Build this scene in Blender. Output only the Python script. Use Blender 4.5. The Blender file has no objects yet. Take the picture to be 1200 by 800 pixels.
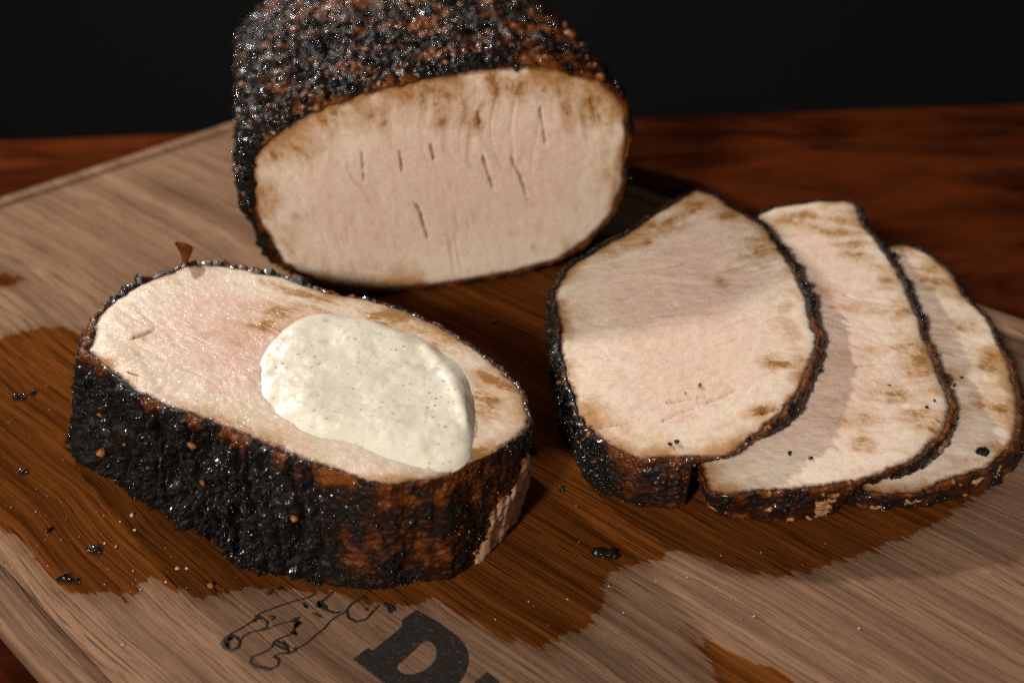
import bpy, math, random
import numpy as np
from mathutils import Matrix, Vector

random.seed(7); RNG = np.random.default_rng(7)
S = 0.19                      # metres per unit used below (camera height above the board)
scene = bpy.context.scene
C = scene.collection

# ------------------------------------------------------------------ camera
FPX, PITCH, ROLL = 1241.0, math.radians(32.6), math.radians(0.9)
F = np.array([0, math.cos(PITCH), -math.sin(PITCH)]); R0 = np.array([1., 0, 0]); U0 = np.cross(R0, F)
RI = R0*math.cos(ROLL) - U0*math.sin(ROLL); UP = R0*math.sin(ROLL) + U0*math.cos(ROLL)
cam = bpy.data.cameras.new('camera'); co = bpy.data.objects.new('camera', cam); C.objects.link(co)
m = Matrix.Identity(4)
for i in range(3):
    m[i][0] = RI[i]; m[i][1] = UP[i]; m[i][2] = -F[i]
m[2][3] = S
co.matrix_world = m
cam.sensor_width = 36.0; cam.lens = 36.0*FPX/1200.0
cam.clip_start = 0.01; cam.clip_end = 50
cam.dof.use_dof = True; cam.dof.focus_distance = 1.43*S; cam.dof.aperture_fstop = 9.0
cam.dof.aperture_blades = 9
scene.camera = co

# ------------------------------------------------------------------ world and lamps
w = bpy.data.worlds.new('World'); scene.world = w; w.use_nodes = True
w.node_tree.nodes['Background'].inputs[0].default_value = (0.9, 0.95, 1, 1)
w.node_tree.nodes['Background'].inputs[1].default_value = 0.08
def lamp(name, loc, target, size, watts, col):
    l = bpy.data.lights.new(name, 'AREA'); l.shape = 'DISK'; l.size = size; l.energy = watts; l.color = col
    o = bpy.data.objects.new(name, l); C.objects.link(o)
    o.location = Vector(loc); o.rotation_euler = (Vector(target) - Vector(loc)).to_track_quat('-Z', 'Y').to_euler()
    return o
lamp('front_lamp', (-0.52, -0.80, 0.72), (0, 0.27, 0.02), 0.14, 16.0, (1.0, 0.91, 0.80))
lamp('side_lamp', (-0.56, 0.89, 0.515), (0.05, 0.27, 0.03), 0.040, 7.8, (1.0, 0.94, 0.87))
scene.view_settings.view_transform = 'Standard'; scene.view_settings.look = 'None'
scene.view_settings.exposure = 0.0; scene.view_settings.gamma = 1.0
scene.render.engine = 'CYCLES'
scene.cycles.use_denoising = False
scene.cycles.max_bounces = 8
scene.cycles.sample_clamp_indirect = 4.0

# ------------------------------------------------------------------ picture geometry helpers (photo pixel -> point in the place)
def ray(u, v): return F*FPX + RI*(u-600) - UP*(v-400)
def on(u, v, z=0.0):
    d = ray(u, v); t = (z-1.0)/d[2]; return np.array([0, 0, 1.0]) + t*d
def pix(P):
    q = np.asarray(P, float) - np.array([0, 0, 1.0]); dz = q@F
    return 600 + FPX*(q@RI)/dz, 400 - FPX*(q@UP)/dz, dz
def onplane(u, v, zf):
    z = 0.1
    for _ in range(30):
        p = on(u, v, z); z = 0.5*z + 0.5*zf(p[0], p[1])
    return on(u, v, z)

# ------------------------------------------------------------------ noise in numpy
def _h(i, j, k, s):
    n = (i.astype(np.int64)*374761393 + j.astype(np.int64)*668265263 + k.astype(np.int64)*2147483647 + s*1274126177) & 0xffffffff
    n = ((n ^ (n >> 13))*1274126177) & 0xffffffff
    n = ((n ^ (n >> 16))*2246822519) & 0xffffffff
    return (n ^ (n >> 15)) & 0xffffffff
_G = np.array([[1,1,0],[-1,1,0],[1,-1,0],[-1,-1,0],[1,0,1],[-1,0,1],[1,0,-1],[-1,0,-1],[0,1,1],[0,-1,1],[0,1,-1],[0,-1,-1],[1,1,0],[-1,1,0],[0,-1,1],[0,-1,-1]], float)
def perlin(p, seed=0):
    p = np.asarray(p, float); i = np.floor(p).astype(np.int64); f = p - i; u = f*f*f*(f*(f*6-15)+10)
    r = 0
    for dx in (0, 1):
        for dy in (0, 1):
            for dz in (0, 1):
                g = _G[_h(i[:,0]+dx, i[:,1]+dy, i[:,2]+dz, seed) & 15]
                d = g[:,0]*(f[:,0]-dx) + g[:,1]*(f[:,1]-dy) + g[:,2]*(f[:,2]-dz)
                r = r + d*np.where(dx, u[:,0], 1-u[:,0])*np.where(dy, u[:,1], 1-u[:,1])*np.where(dz, u[:,2], 1-u[:,2])
    return r
def fbm(p, oct=4, seed=0, gain=.5):
    a, r, p = 1., 0, np.asarray(p, float)
    for o in range(oct):
        r = r + a*perlin(p*(2**o) + 17.3*o, seed+o); a *= gain
    return r
def worley(p, seed=0):
    p = np.asarray(p, float); i = np.floor(p).astype(np.int64); best = np.full(len(p), 9.0)
    for dx in (-1, 0, 1):
        for dy in (-1, 0, 1):
            for dz in (-1, 0, 1):
                c = i + np.array([dx, dy, dz])
                j = np.stack([_h(c[:,0], c[:,1], c[:,2], seed+q) / 4294967296.0 for q in (0, 1, 2)], 1)
                best = np.minimum(best, ((c + j - p)**2).sum(1))
    return np.sqrt(best)
def sstep(a, b, x):
    t = np.clip((x-a)/(b-a), 0, 1); return t*t*(3-2*t)

# ------------------------------------------------------------------ curves
def closed_spline(pts, n):
    P = np.asarray(pts, float); k = len(P); out = []
    for i in range(k):
        a, b, c, d = P[i-1], P[i], P[(i+1) % k], P[(i+2) % k]
        for t in np.linspace(0, 1, 24, endpoint=False):
            out.append(0.5*((2*b) + (c-a)*t + (2*a-5*b+4*c-d)*t*t + (3*b-a-3*c+d)*t**3))
    out = np.array(out); seg = np.linalg.norm(np.roll(out, -1, 0) - out, axis=1); L = np.concatenate([[0], np.cumsum(seg)])
    s = np.linspace(0, L[-1], n, endpoint=False)
    oc = np.vstack([out, out[:1]])
    return np.stack([np.interp(s, L, oc[:,q]) for q in range(P.shape[1])], 1)
def ccw(P):
    a = np.sum(P[:,0]*np.roll(P[:,1], -1) - np.roll(P[:,0], -1)*P[:,1])
    return P if a > 0 else P[::-1]
def outward(P, k=3):
    t = np.roll(P, -k, 0) - np.roll(P, k, 0); t /= np.linalg.norm(t, axis=1)[:,None] + 1e-12
    return np.stack([t[:,1], -t[:,0]], 1)
def smooth_loop(a, k):
    r = np.zeros_like(a)
    for i in range(-k, k+1): r += np.roll(a, i, 0)
    return r/(2*k+1)
def seg_dist(Q, poly):
    best = np.full(len(Q), 9.0)
    for a, b in zip(poly[:-1], poly[1:]):
        ab = b-a; t = np.clip(((Q-a)@ab)/(ab@ab + 1e-12), 0, 1)
        best = np.minimum(best, np.linalg.norm(Q - (a + t[:,None]*ab), axis=1))
    return best
def loop_dist(Q, P):
    r = []
    for q in np.array_split(Q, max(1, len(Q)//2000)):
        k = ((q[:,None]-P[None])**2).sum(-1).argmin(1); best = np.full(len(q), 9.0)
        for a, b in ((P[k-1], P[k]), (P[k], P[(k+1) % len(P)])):
            ab = b-a; t = np.clip(((q-a)*ab).sum(1)/((ab*ab).sum(1) + 1e-15), 0, 1); best = np.minimum(best, np.linalg.norm(q - a - t[:,None]*ab, axis=1))
        r.append(best)
    return np.concatenate(r)
def poly_sd(Q, P):
    """signed distance, negative inside"""
    d = np.full(len(Q), 9.0); ins = np.zeros(len(Q), bool)
    n = len(P)
    for i in range(n):
        a, b = P[i], P[(i+1) % n]
        ab = b-a; t = np.clip(((Q-a)@ab)/(ab@ab + 1e-12), 0, 1)
        d = np.minimum(d, np.linalg.norm(Q - (a + t[:,None]*ab), axis=1))
        c = ((a[1] > Q[:,1]) != (b[1] > Q[:,1])) & (Q[:,0] < (b[0]-a[0])*(Q[:,1]-a[1])/((b[1]-a[1]) + 1e-15) + a[0])
        ins ^= c
    return np.where(ins, -d, d)

# ------------------------------------------------------------------ object helpers
def obj(name, V, Fc, mat, parent=None, attrs=None, smooth=True):
    me = bpy.data.meshes.new(name)
    V = np.asarray(V, float)*S
    if isinstance(Fc, np.ndarray):
        k = Fc.shape[1]
        me.vertices.add(len(V)); me.vertices.foreach_set('co', V.ravel())
        me.loops.add(Fc.size); me.loops.foreach_set('vertex_index', Fc.ravel().astype(np.int32))
        me.polygons.add(len(Fc)); me.polygons.foreach_set('loop_start', (np.arange(len(Fc))*k).astype(np.int32))
        me.update(calc_edges=True); me.validate()
    else:
        me.from_pydata([tuple(v) for v in V], [], [tuple(f) for f in Fc]); me.update()
    if smooth: me.polygons.foreach_set('use_smooth', np.ones(len(me.polygons), bool))
    for k, a in (attrs or {}).items():
        a = np.asarray(a, np.float32)
        if a.ndim == 1:
            me.attributes.new(k, 'FLOAT', 'POINT').data.foreach_set('value', a)
        else:
            me.attributes.new(k, 'FLOAT_VECTOR', 'POINT').data.foreach_set('vector', a.ravel())
    me.materials.append(mat)
    o = bpy.data.objects.new(name, me); C.objects.link(o)
    if parent: o.parent = parent
    return o
def thing(name, label, cat, loc, group=None):
    o = bpy.data.objects.new(name, None); C.objects.link(o); o.empty_display_size = 0.01
    o.location = Vector(loc)*S
    return tag(o, label, cat, group)
def tag(o, label, cat, group=None):
    o['label'] = label; o['category'] = cat
    if group: o['group'] = group
    return o
def grid_faces(nr, nc, wrap=True):
    c = nc if wrap else nc-1
    r = np.arange(nr-1)[:,None]*nc; j = np.arange(c)[None]; j2 = (j+1) % nc
    return np.stack([r+j, r+j2, r+nc+j2, r+nc+j], -1).reshape(-1, 4)

# ------------------------------------------------------------------ material helpers
class MT:
    def __init__(s, name):
        s.m = bpy.data.materials.new(name); s.m.use_nodes = True; s.t = s.m.node_tree
        s.b = s.t.nodes['Principled BSDF']
    def n(s, typ, **kw):
        nd = s.t.nodes.new(typ)
        for k, v in kw.items(): setattr(nd, k, v)
        return nd
    def put(s, sock, v):
        if hasattr(v, 'is_output') or isinstance(v, bpy.types.NodeSocket): s.t.links.new(v, sock)
        elif isinstance(v, (tuple, list)) and len(v) == 3 and sock.type == 'RGBA': sock.default_value = (*v, 1)
        else: sock.default_value = v
    def attr(s, name, vec=False):
        a = s.n('ShaderNodeAttribute', attribute_name=name); return a.outputs['Vector' if vec else 'Fac']
    def objco(s): return s.n('ShaderNodeTexCoord').outputs['Object']
    def vmul(s, v, k):
        x = s.n('ShaderNodeVectorMath', operation='MULTIPLY'); s.put(x.inputs[0], v); x.inputs[1].default_value = k; return x.outputs[0]
    def math(s, op, a, b=0.0, clamp=False):
        x = s.n('ShaderNodeMath', operation=op, use_clamp=clamp); s.put(x.inputs[0], a); s.put(x.inputs[1], b); return x.outputs[0]
    def noise(s, vec, scale, detail=3, rough=.5, dist=0.0):
        x = s.n('ShaderNodeTexNoise'); s.put(x.inputs['Vector'], vec); x.inputs['Scale'].default_value = scale
        x.inputs['Detail'].default_value = detail; x.inputs['Roughness'].default_value = rough; x.inputs['Distortion'].default_value = dist
        return x.outputs['Fac']
    def voro(s, vec, scale, out='Distance', feature='F1'):
        x = s.n('ShaderNodeTexVoronoi', feature=feature); s.put(x.inputs['Vector'], vec); x.inputs['Scale'].default_value = scale
        return x.outputs[out]
    def rng(s, v, a, b, c=0.0, d=1.0, smooth=True):
        x = s.n('ShaderNodeMapRange', interpolation_type='SMOOTHSTEP' if smooth else 'LINEAR'); s.put(x.inputs[0], v)
        for q, val in zip((1, 2, 3, 4), (a, b, c, d)): x.inputs[q].default_value = val
        return x.outputs[0]
    def mix(s, f, a, b, mode='MIX'):
        x = s.n('ShaderNodeMix', data_type='RGBA', blend_type=mode)
        s.put(x.inputs[0], f); s.put(x.inputs[6], a); s.put(x.inputs[7], b); return x.outputs[2]
    def bump(s, h, dist, strength=1.0, normal=None):
        x = s.n('ShaderNodeBump'); s.put(x.inputs['Height'], h); x.inputs['Distance'].default_value = dist; x.inputs['Strength'].default_value = strength
        if normal is not None: s.put(x.inputs['Normal'], normal)
        return x.outputs[0]
    def set(s, **kw):
        for k, v in kw.items(): s.put(s.b.inputs[k.replace('_', ' ')], v)
        return s.m

def walnut():
    M = MT('walnut'); oc = M.objco()
    warp = M.noise(oc, 9, 2)
    g = M.n('ShaderNodeVectorMath', operation='ADD'); M.put(g.inputs[0], oc)
    wv = M.n('ShaderNodeCombineXYZ'); M.put(wv.inputs[1], M.math('MULTIPLY', warp, 0.012)); M.put(g.inputs[1], wv.outputs[0]); gc = g.outputs[0]
    band = M.noise(M.vmul(gc, (3, 95, 30)), 1.0, 4, .6)
    band2 = M.noise(M.vmul(gc, (8, 420, 60)), 1.0, 3, .6)
    pore = M.noise(M.vmul(gc, (40, 1900, 300)), 1.0, 2, .5)
    pore2 = M.noise(M.vmul(gc, (90, 3600, 300)), 1.0, 1, .5)
    pm = M.rng(pore, .56, .66); pm = M.math('MULTIPLY', pm, M.rng(band, .40, .62, .25, 1))
    pm = M.math('MAXIMUM', pm, M.math('MULTIPLY', M.rng(pore2, .62, .72), .45))
    line = M.noise(M.vmul(gc, (10, 1000, 80)), 1.0, 2, .6)
    tone = M.rng(M.math('ADD', M.math('MULTIPLY', band, .45), M.math('ADD', M.math('MULTIPLY', band2, .30), M.math('MULTIPLY', line, .25))), .36, .64)
    big = M.noise(oc, 14, 2)
    dry = M.mix(tone, (.108, .059, .036), (.365, .217, .134))
    dry = M.mix(M.rng(big, .35, .7, 0, .35), dry, (.33, .185, .112))
    dry = M.mix(M.math('MULTIPLY', pm, .7), dry, (.055, .030, .021))
    wet = M.mix(tone, (.040, .0100, .0022), (.200, .060, .0115))
    wet = M.mix(M.rng(big, .35, .7, 0, .25), wet, (.13, .040, .007))
    wet = M.mix(pm, wet, (.016, .006, .002))
    sd = M.attr('stain')                                           # distance to the edge of the juice stain, metres
    rag = M.math('ADD', M.math('MULTIPLY', M.math('SUBTRACT', M.noise(M.vmul(oc, (30, 520, 100)), 1.0, 3, .65), .5), 0.009),
                 M.math('MULTIPLY', M.math('SUBTRACT', M.noise(oc, 160, 3), .5), 0.004))
    f = M.rng(M.math('ADD', sd, rag), -.0005, .0005, 1, 0)
    f2 = M.rng(M.math('ADD', sd, rag), -.001, .006, .35, 0)
    col = M.mix(M.math('MAXIMUM', f, f2), dry, wet)
    fuzz = M.noise(M.vmul(oc, (1, 2.2, 1)), 1300, 2)
    h = M.math('SUBTRACT', M.math('MULTIPLY', band2, .4), M.math('MULTIPLY', pm, 1.0)); h = M.math('ADD', h, M.math('MULTIPLY', fuzz, .5))
    rough = M.mix(f, (.62, .62, .62), M.mix(M.noise(oc, 60, 3), (.42, .42, .42), (.60, .60, .60)))
    return M.set(Base_Color=col, Roughness=rough, Specular_IOR_Level=.0, Normal=M.bump(h, .00026, .9))

def brand_ink():
    M = MT('burnt_brand'); oc = M.objco()
    sp = M.noise(oc, 1500, 2); grain = M.noise(M.vmul(oc, (100, 2200, 300)), 1.0, 2)
    c = M.mix(M.rng(sp, .56, .72), (.020, .014, .012), (.085, .055, .042))
    c = M.mix(M.rng(grain, .60, .72, 0, .6), c, (.10, .065, .048))
    return M.set(Base_Color=c, Roughness=.75, Normal=M.bump(sp, .0002, .8))

def table_wood():
    M = MT('mahogany'); oc = M.objco()
    a = M.noise(M.vmul(oc, (7, 24, 20)), 1.0, 5, .64, 1.4); b = M.noise(M.vmul(oc, (30, 500, 60)), 1.0, 3, .6)
    c = M.noise(oc, 13, 3, .6)
    t = M.rng(M.math('ADD', M.math('MULTIPLY', a, .7), M.math('MULTIPLY', c, .3)), .37, .63)
    col = M.mix(t, (.018, .0036, .0016), (.095, .020, .0045))
    col = M.mix(M.rng(b, .5, .7, 0, .5), col, (.04, .01, .005))
    return M.set(Base_Color=col, Roughness=.9, Specular_IOR_Level=.0, Normal=M.bump(b, .0002, .5))

def backdrop_mat():
    M = MT('black_cloth'); n = M.noise(M.objco(), 300, 2)
    return M.set(Base_Color=M.mix(n, (.006, .006, .0065), (.010, .010, .010)), Roughness=.95, Specular_IOR_Level=.1)

def meat(name, pink=(.86, .625, .510), cream=(.90, .745, .605), pinkness=1.0, rimb_k=.75, fs=(32, 58), fk=.40):
    M = MT(name)
    fc = M.attr('fc', True); rd = M.attr('rimd'); br = M.attr('brown'); ck = M.attr('crack')
    fib = M.noise(M.vmul(fc, (fs[0], fs[1], 20)), 1.0, 5, .68, 1.2)
    fib2 = M.noise(M.vmul(fc, (130, 200, 60)), 1.0, 4, .65, .5)
    lump = M.noise(fc, 13, 4, .6); mott = M.noise(fc, 34, 4, .65, .5); spk = M.noise(fc, 120, 3, .6); cell = M.voro(M.vmul(fc, (60, 110, 60)), 1.0)
    tt = M.rng(M.math('ADD', rd, M.math('MULTIPLY', M.math('SUBTRACT', lump, .5), .20)), .030, .125, 0, pinkness)
    col = M.mix(tt, cream, pink)
    col = M.mix(M.rng(fib, .45, .70, 0, fk), col, (.92, .77, .63))
    col = M.mix(M.rng(mott, .50, .75, 0, .38), col, (.78, .50, .37))
    col = M.mix(M.rng(mott, .46, .24, 0, .35), col, (.86, .70, .46))
    col = M.mix(M.rng(fib2, .52, .72, 0, .30), col, (.62, .38, .27))
    col = M.mix(M.rng(cell, .55, .9, 0, .25), col, (.58, .36, .25))
    rimb = M.rng(M.math('ADD', rd, M.math('MULTIPLY', M.math('SUBTRACT', M.noise(fc, 40, 4, .65), .5), .030)), .004, .080, 1, 0)
    zone = M.rng(M.noise(fc, 8, 3, .6), .42, .60, .02, 1.0); rimb = M.math('MULTIPLY', M.math('MULTIPLY', rimb, zone), M.rng(M.noise(fc, 24, 5, .7), .34, .62, .15, 1.0))
    col = M.mix(M.math('MULTIPLY', rimb, rimb_k), col, (.53, .29, .10))
    rimc = M.rng(M.math('ADD', rd, M.math('MULTIPLY', M.math('SUBTRACT', M.noise(fc, 70, 4, .7), .5), .022)), .002, .026, 1, 0)
    col = M.mix(M.math('MULTIPLY', rimc, M.math('MULTIPLY', zone, min(1.0, .25 + .75*rimb_k))), col, (.34, .14, .03))
    edge = M.rng(M.math('ADD', rd, M.math('MULTIPLY', M.math('SUBTRACT', spk, .5), .010)), .0005, .0085, 1, 0)
    col = M.mix(edge, col, (.085, .022, .005))
    bno = M.math('ADD', M.math('MULTIPLY', M.noise(fc, 28, 6, .72), .65), M.math('MULTIPLY', fib2, .35))
    bm = M.math('MULTIPLY', br, M.rng(bno, .34, .62, .10, 1.25, False), True)
    col = M.mix(M.math('MULTIPLY', bm, 1.0, True), col, (.50, .265, .095))
    col = M.mix(M.rng(bm, .60, 1.1, 0, .55), col, (.22, .085, .022))
    col = M.mix(M.math('MULTIPLY', M.rng(spk, .70, .78), M.rng(bm, .25, .7)), col, (.03, .013, .006))
    col = M.mix(ck, col, (.30, .14, .09))
    h = M.math('ADD', M.math('MULTIPLY', fib, .22), M.math('ADD', M.math('MULTIPLY', fib2, .70), M.math('MULTIPLY', spk, .55)))
    h = M.math('SUBTRACT', h, M.math('MULTIPLY', cell, .4))
    rough = M.rng(M.noise(fc, 60, 3), .38, .66, .42, .66)
    M.b.subsurface_method = 'RANDOM_WALK'
    M.b.inputs['Subsurface Radius'].default_value = (1.0, .42, .25)
    M.b.inputs['Subsurface Scale'].default_value = .0032
    cn = M.bump(M.noise(fc, 85, 2, .5), .0012, 1.0)
    M.put(M.b.inputs['Coat Normal'], cn)
    return M.set(Coat_Weight=.07, Coat_Roughness=.10, Base_Color=col, Roughness=rough, Subsurface_Weight=.55, Specular_IOR_Level=.18, Normal=M.bump(h, .00024, .85))

def crust(name, amber=(.080, .021, .0040), gloss=1.0):
    M = MT(name); oc = M.objco(); ch = M.attr('char')
    n1 = M.noise(oc, 640, 4, .65); n2 = M.noise(oc, 1500, 3, .6); n3 = M.noise(oc, 120, 3)
    v = M.math('ADD', ch, M.math('MULTIPLY', M.math('SUBTRACT', n1, .5), .9)); v = M.math('ADD', v, M.math('MULTIPLY', M.math('SUBTRACT', n3, .5), .5))
    col = M.mix(M.rng(v, -.45, -.02), (.19, .050, .0065), amber)
    col = M.mix(M.rng(v, -.08, .30), col, (.024, .0075, .0028))
    col = M.mix(M.rng(v, .32, .58), col, (.0085, .0070, .0062))
    pl = M.attr('pale'); pp = M.rng(M.math('ADD', pl, M.math('MULTIPLY', M.math('SUBTRACT', n1, .5), .7)), .40, .62)
    col = M.mix(pp, col, M.mix(n3, (.36, .16, .05), (.55, .34, .17)))
    rough = M.rng(n1, .35, .7, .30, .60)
    h = M.math('ADD', M.math('MULTIPLY', n1, 1.0), M.math('MULTIPLY', n2, .4))
    return M.set(Base_Color=col, Roughness=rough, Specular_IOR_Level=.30*gloss, Coat_Weight=M.rng(M.noise(oc, 520, 2), .42, .58, 0, .85*gloss), Coat_Roughness=.13, Normal=M.bump(h, .0006, .9))

def grain_mat(name, a, b, rough=.25):
    M = MT(name); r = M.attr('rnd')
    n = M.noise(M.objco(), 2500, 2)
    return M.set(Base_Color=M.mix(r, a, b), Roughness=rough, Specular_IOR_Level=.36, Normal=M.bump(n, .0002, .7))

def sauce_mat():
    M = MT('herb_sauce'); oc = M.objco()
    base = M.mix(M.noise(oc, 90, 3), (.85, .78, .635), (.89, .835, .715))
    v = M.n('ShaderNodeTexVoronoi'); M.put(v.inputs['Vector'], oc); v.inputs['Scale'].default_value = 620
    sel = M.n('ShaderNodeSeparateColor'); M.put(sel.inputs[0], v.outputs['Color'])
    dot = M.math('MULTIPLY', M.rng(v.outputs['Distance'], .16, .40, 1, 0), M.math('MULTIPLY', M.rng(sel.outputs[0], .66, .70), M.rng(M.noise(oc, 75, 3), .40, .62, .35, 1)))
    fl = M.mix(M.rng(sel.outputs[1], .55, .6), (.72, .45, .20), (.50, .33, .17)); fl = M.mix(M.rng(sel.outputs[1], .90, .92), fl, (.33, .34, .24))
    col = M.mix(M.math('MULTIPLY', dot, .85), base, fl)
    v2 = M.n('ShaderNodeTexVoronoi'); M.put(v2.inputs['Vector'], oc); v2.inputs['Scale'].default_value = 170
    s2 = M.n('ShaderNodeSeparateColor'); M.put(s2.inputs[0], v2.outputs['Color'])
    d2 = M.math('MULTIPLY', M.rng(v2.outputs['Distance'], .10, .42, 1, 0), M.rng(s2.outputs[0], .62, .68))
    col = M.mix(M.math('MULTIPLY', d2, .45), col, M.mix(M.rng(s2.outputs[1], .6, .65), (.74, .56, .34), (.42, .45, .40)))
    h = M.math('ADD', M.noise(oc, 200, 2), M.math('MULTIPLY', M.noise(oc, 900, 1), .08))
    M.b.inputs['Subsurface Radius'].default_value = (1, .8, .5); M.b.inputs['Subsurface Scale'].default_value = .0015
    return M.set(Base_Color=col, Roughness=M.rng(M.noise(oc, 120, 2), .35, .65, .22, .42), Specular_IOR_Level=.4, Coat_Weight=.14, Coat_Roughness=.06, Subsurface_Weight=.6, Normal=M.bump(h, .0004, .6))

MAT = dict(walnut=walnut(), brand=brand_ink(), table=table_wood(), cloth=backdrop_mat(),
           meat=meat('roast_pork'), meat_loin=meat('roast_pork_loin', pink=(.86, .625, .515), rimb_k=.95, fs=(8, 62), fk=.6), meat_clean=meat('roast_pork_clean', pink=(.75, .515, .415), cream=(.79, .65, .51), rimb_k=.45),
           crust=crust('pepper_crust', gloss=.65), glaze=crust('glazed_crust', (.090, .023, .0042)), bark=crust('roast_bark', (.090, .024, .0042), .30),
           grains=grain_mat('charred_spice', (.006, .005, .005), (.022, .016, .013), .13),
           amber=grain_mat('amber_spice', (.20, .065, .010), (.34, .15, .04), .3),
           salt=grain_mat('salt', (.40, .33, .26), (.58, .50, .42), .25), sauce=sauce_mat())

# ================================================================== the setting
TZ = -0.062
p, q = on(0, 165, TZ), on(1200, 122, TZ); d = (q-p)/np.linalg.norm(q-p); nrm = np.array([d[1], -d[0], 0]);
a, b = p - d*4, q + d*4
tv = [a, b, b + nrm*7, a + nrm*7]; th = np.array([0, 0, -.25])
V = np.array(tv + [v + th for v in tv])
t = obj('table_top', V, [(0, 3, 2, 1), (4, 5, 6, 7), (0, 1, 5, 4), (1, 2, 6, 5), (2, 3, 7, 6), (3, 0, 4, 7)], MAT['table'], smooth=False)
t['kind'] = 'structure'
bw = [(-9, 6.5, -4), (9, 6.5, -4), (9, 6.5, 6), (-9, 6.5, 6)]
t = obj('backdrop_wall', np.array(bw + [(x, y+.3, z) for x, y, z in bw]), [(0, 1, 2, 3), (7, 6, 5, 4), (0, 4, 5, 1), (1, 5, 6, 2), (2, 6, 7, 3), (3, 7, 4, 0)], MAT['cloth'], smooth=False)
t['kind'] = 'structure'

# ------------------------------------------------------------------ cutting board (local x along the grain)
BA = np.array([.727, -.687, 0]); BA /= np.linalg.norm(BA); BB = np.array([BA[1], -BA[0], 0])     # BB points towards the near left edge
BC = np.array([-.447, 2.895, 0]) - .045*BA - .012*BB; BW, BL = 1.575, 2.60
def bl(P):
    P = np.asarray(P, float); return np.stack([(P - BC)@BA, (P - BC)@BB], -1)
STA = [(-60,410),(0,397),(32,387),(50,382),(75,385),(95,390),(200,350),(330,342),(400,325),(560,298),(690,268),(760,290),(900,340),(1040,420),(1150,530),
       (1160,566),(1134,593),(1092,612),(1071,627),(1050,636),(1020,648),(993,656),(960,666),(925,673),(892,674),(872,670),(845,661),(815,651),(795,649),(770,654),(747,661),(727,664),(710,680),(712,695),(706,712),(694,725),(682,737),(660,745),(633,761),
       (600,750),(567,736),(529,715),(517,699),(492,709),(458,709),(433,707),(400,696),(367,690),(337,692),(300,690),(279,692),(255,698),(228,699),(210,692),(192,683),(177,677),(164,687),(155,700),(146,696),(133,693),(115,698),(94,695),(76,689),(65,681),(50,665),(40,653),(22,638),(4,620),(-60,560)]
STB = [(817,747),(835,752),(848,761),(860,766),(880,775),(900,779),(922,790),(950,812),(900,835),(842,802),(835,790),(838,783),(822,768),(815,757)]
STC = [(-25,326),(5,321),(26,327),(12,334),(-20,337)]
polys = [bl([on(*p) for p in L]) for L in (STA, STB, STC)]
def refine(lo, hi, step, marks):
    s = set(np.round(np.arange(lo, hi+1e-9, step), 5)) | {lo, hi}
    for mk in marks:
        for k in np.linspace(-.0132, .0132, 25): s.add(round(mk+k, 5))
    r = np.array(sorted(x for x in s if lo <= x <= hi)); return r[np.concatenate([[True], np.diff(r) > 1e-4])]
GI = 0.0
GI = .046; GB = .058
us = refine(0, BL, .0070, [GB, BL-GI, .008, BL-.008]); vs = refine(0, BW, .0070, [GB, BW-GI, .008, BW-.008])
Ug, Vg = np.meshgrid(us, vs, indexing='ij'); uu, vv = Ug.ravel(), Vg.ravel()
def groove(x, w=.0100, dep=.0125): return dep*np.sqrt(np.clip(1 - (x/w)**2, 0, 1))
gd = np.maximum.reduce([groove(uu-GB, .012, .030)*((vv > GB) & (vv < BW-GI)), groove(uu-(BL-GI))*((vv > GB) & (vv < BW-GI)),
                        groove(vv-GB)*((uu > GB) & (uu < BL-GI)), groove(vv-(BW-GI))*((uu > GB) & (uu < BL-GI))])
ed = np.minimum.reduce([uu, BL-uu, vv, BW-vv]); rr = .016
zz = -gd - np.where(ed < rr, rr - np.sqrt(np.clip(rr**2 - (rr-ed)**2, 0, None)), 0)
zz += .0006*perlin(np.stack([uu*6, vv*25, uu*0], 1), 3)*(ed > .02)
sd = np.minimum.reduce([poly_sd(np.stack([uu, vv], 1), P) for P in polys])
nu, nv = len(us), len(vs)
top = np.stack([uu, -vv, zz], 1)
fa = grid_faces(nu, nv, False)
ring = np.concatenate([np.arange(nv), np.arange(1, nu)*nv + nv-1, (nu-1)*nv + np.arange(nv-2, -1, -1), np.arange(nu-2, 0, -1)*nv])
bot = top[ring].copy(); bot[:,2] = TZ + .008; bot2 = bot.copy(); bot2[:,2] = TZ + .001
ctr = np.array([BL/2, -BW/2]); bot2[:,:2] += (ctr - bot2[:,:2])*.006
n0, k = len(top), len(ring); i = np.arange(k); j = (i+1) % k
f1 = np.stack([ring[i], ring[j], n0+j, n0+i], 1)[:, ::-1]; f2 = np.stack([n0+i, n0+j, n0+k+j, n0+k+i], 1)[:, ::-1]
Vb = np.vstack([top, bot, bot2]); Fb = np.vstack([fa[:, ::-1], f1[:, ::-1], f2[:, ::-1]])
board = obj('cutting_board', Vb, Fb, MAT['walnut'], attrs={'stain': np.concatenate([sd, np.full(2*k, .5)])*S})
mw = Matrix.Identity(4)
for r in range(3):
    mw[r][0] = BA[r]; mw[r][1] = -BB[r]; mw[r][2] = (0, 0, 1)[r]; mw[r][3] = BC[r]*S
board.matrix_world = mw
tag(board, 'walnut cutting board with juice groove, wet brown stain and burnt emblem', 'cutting board')

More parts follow.
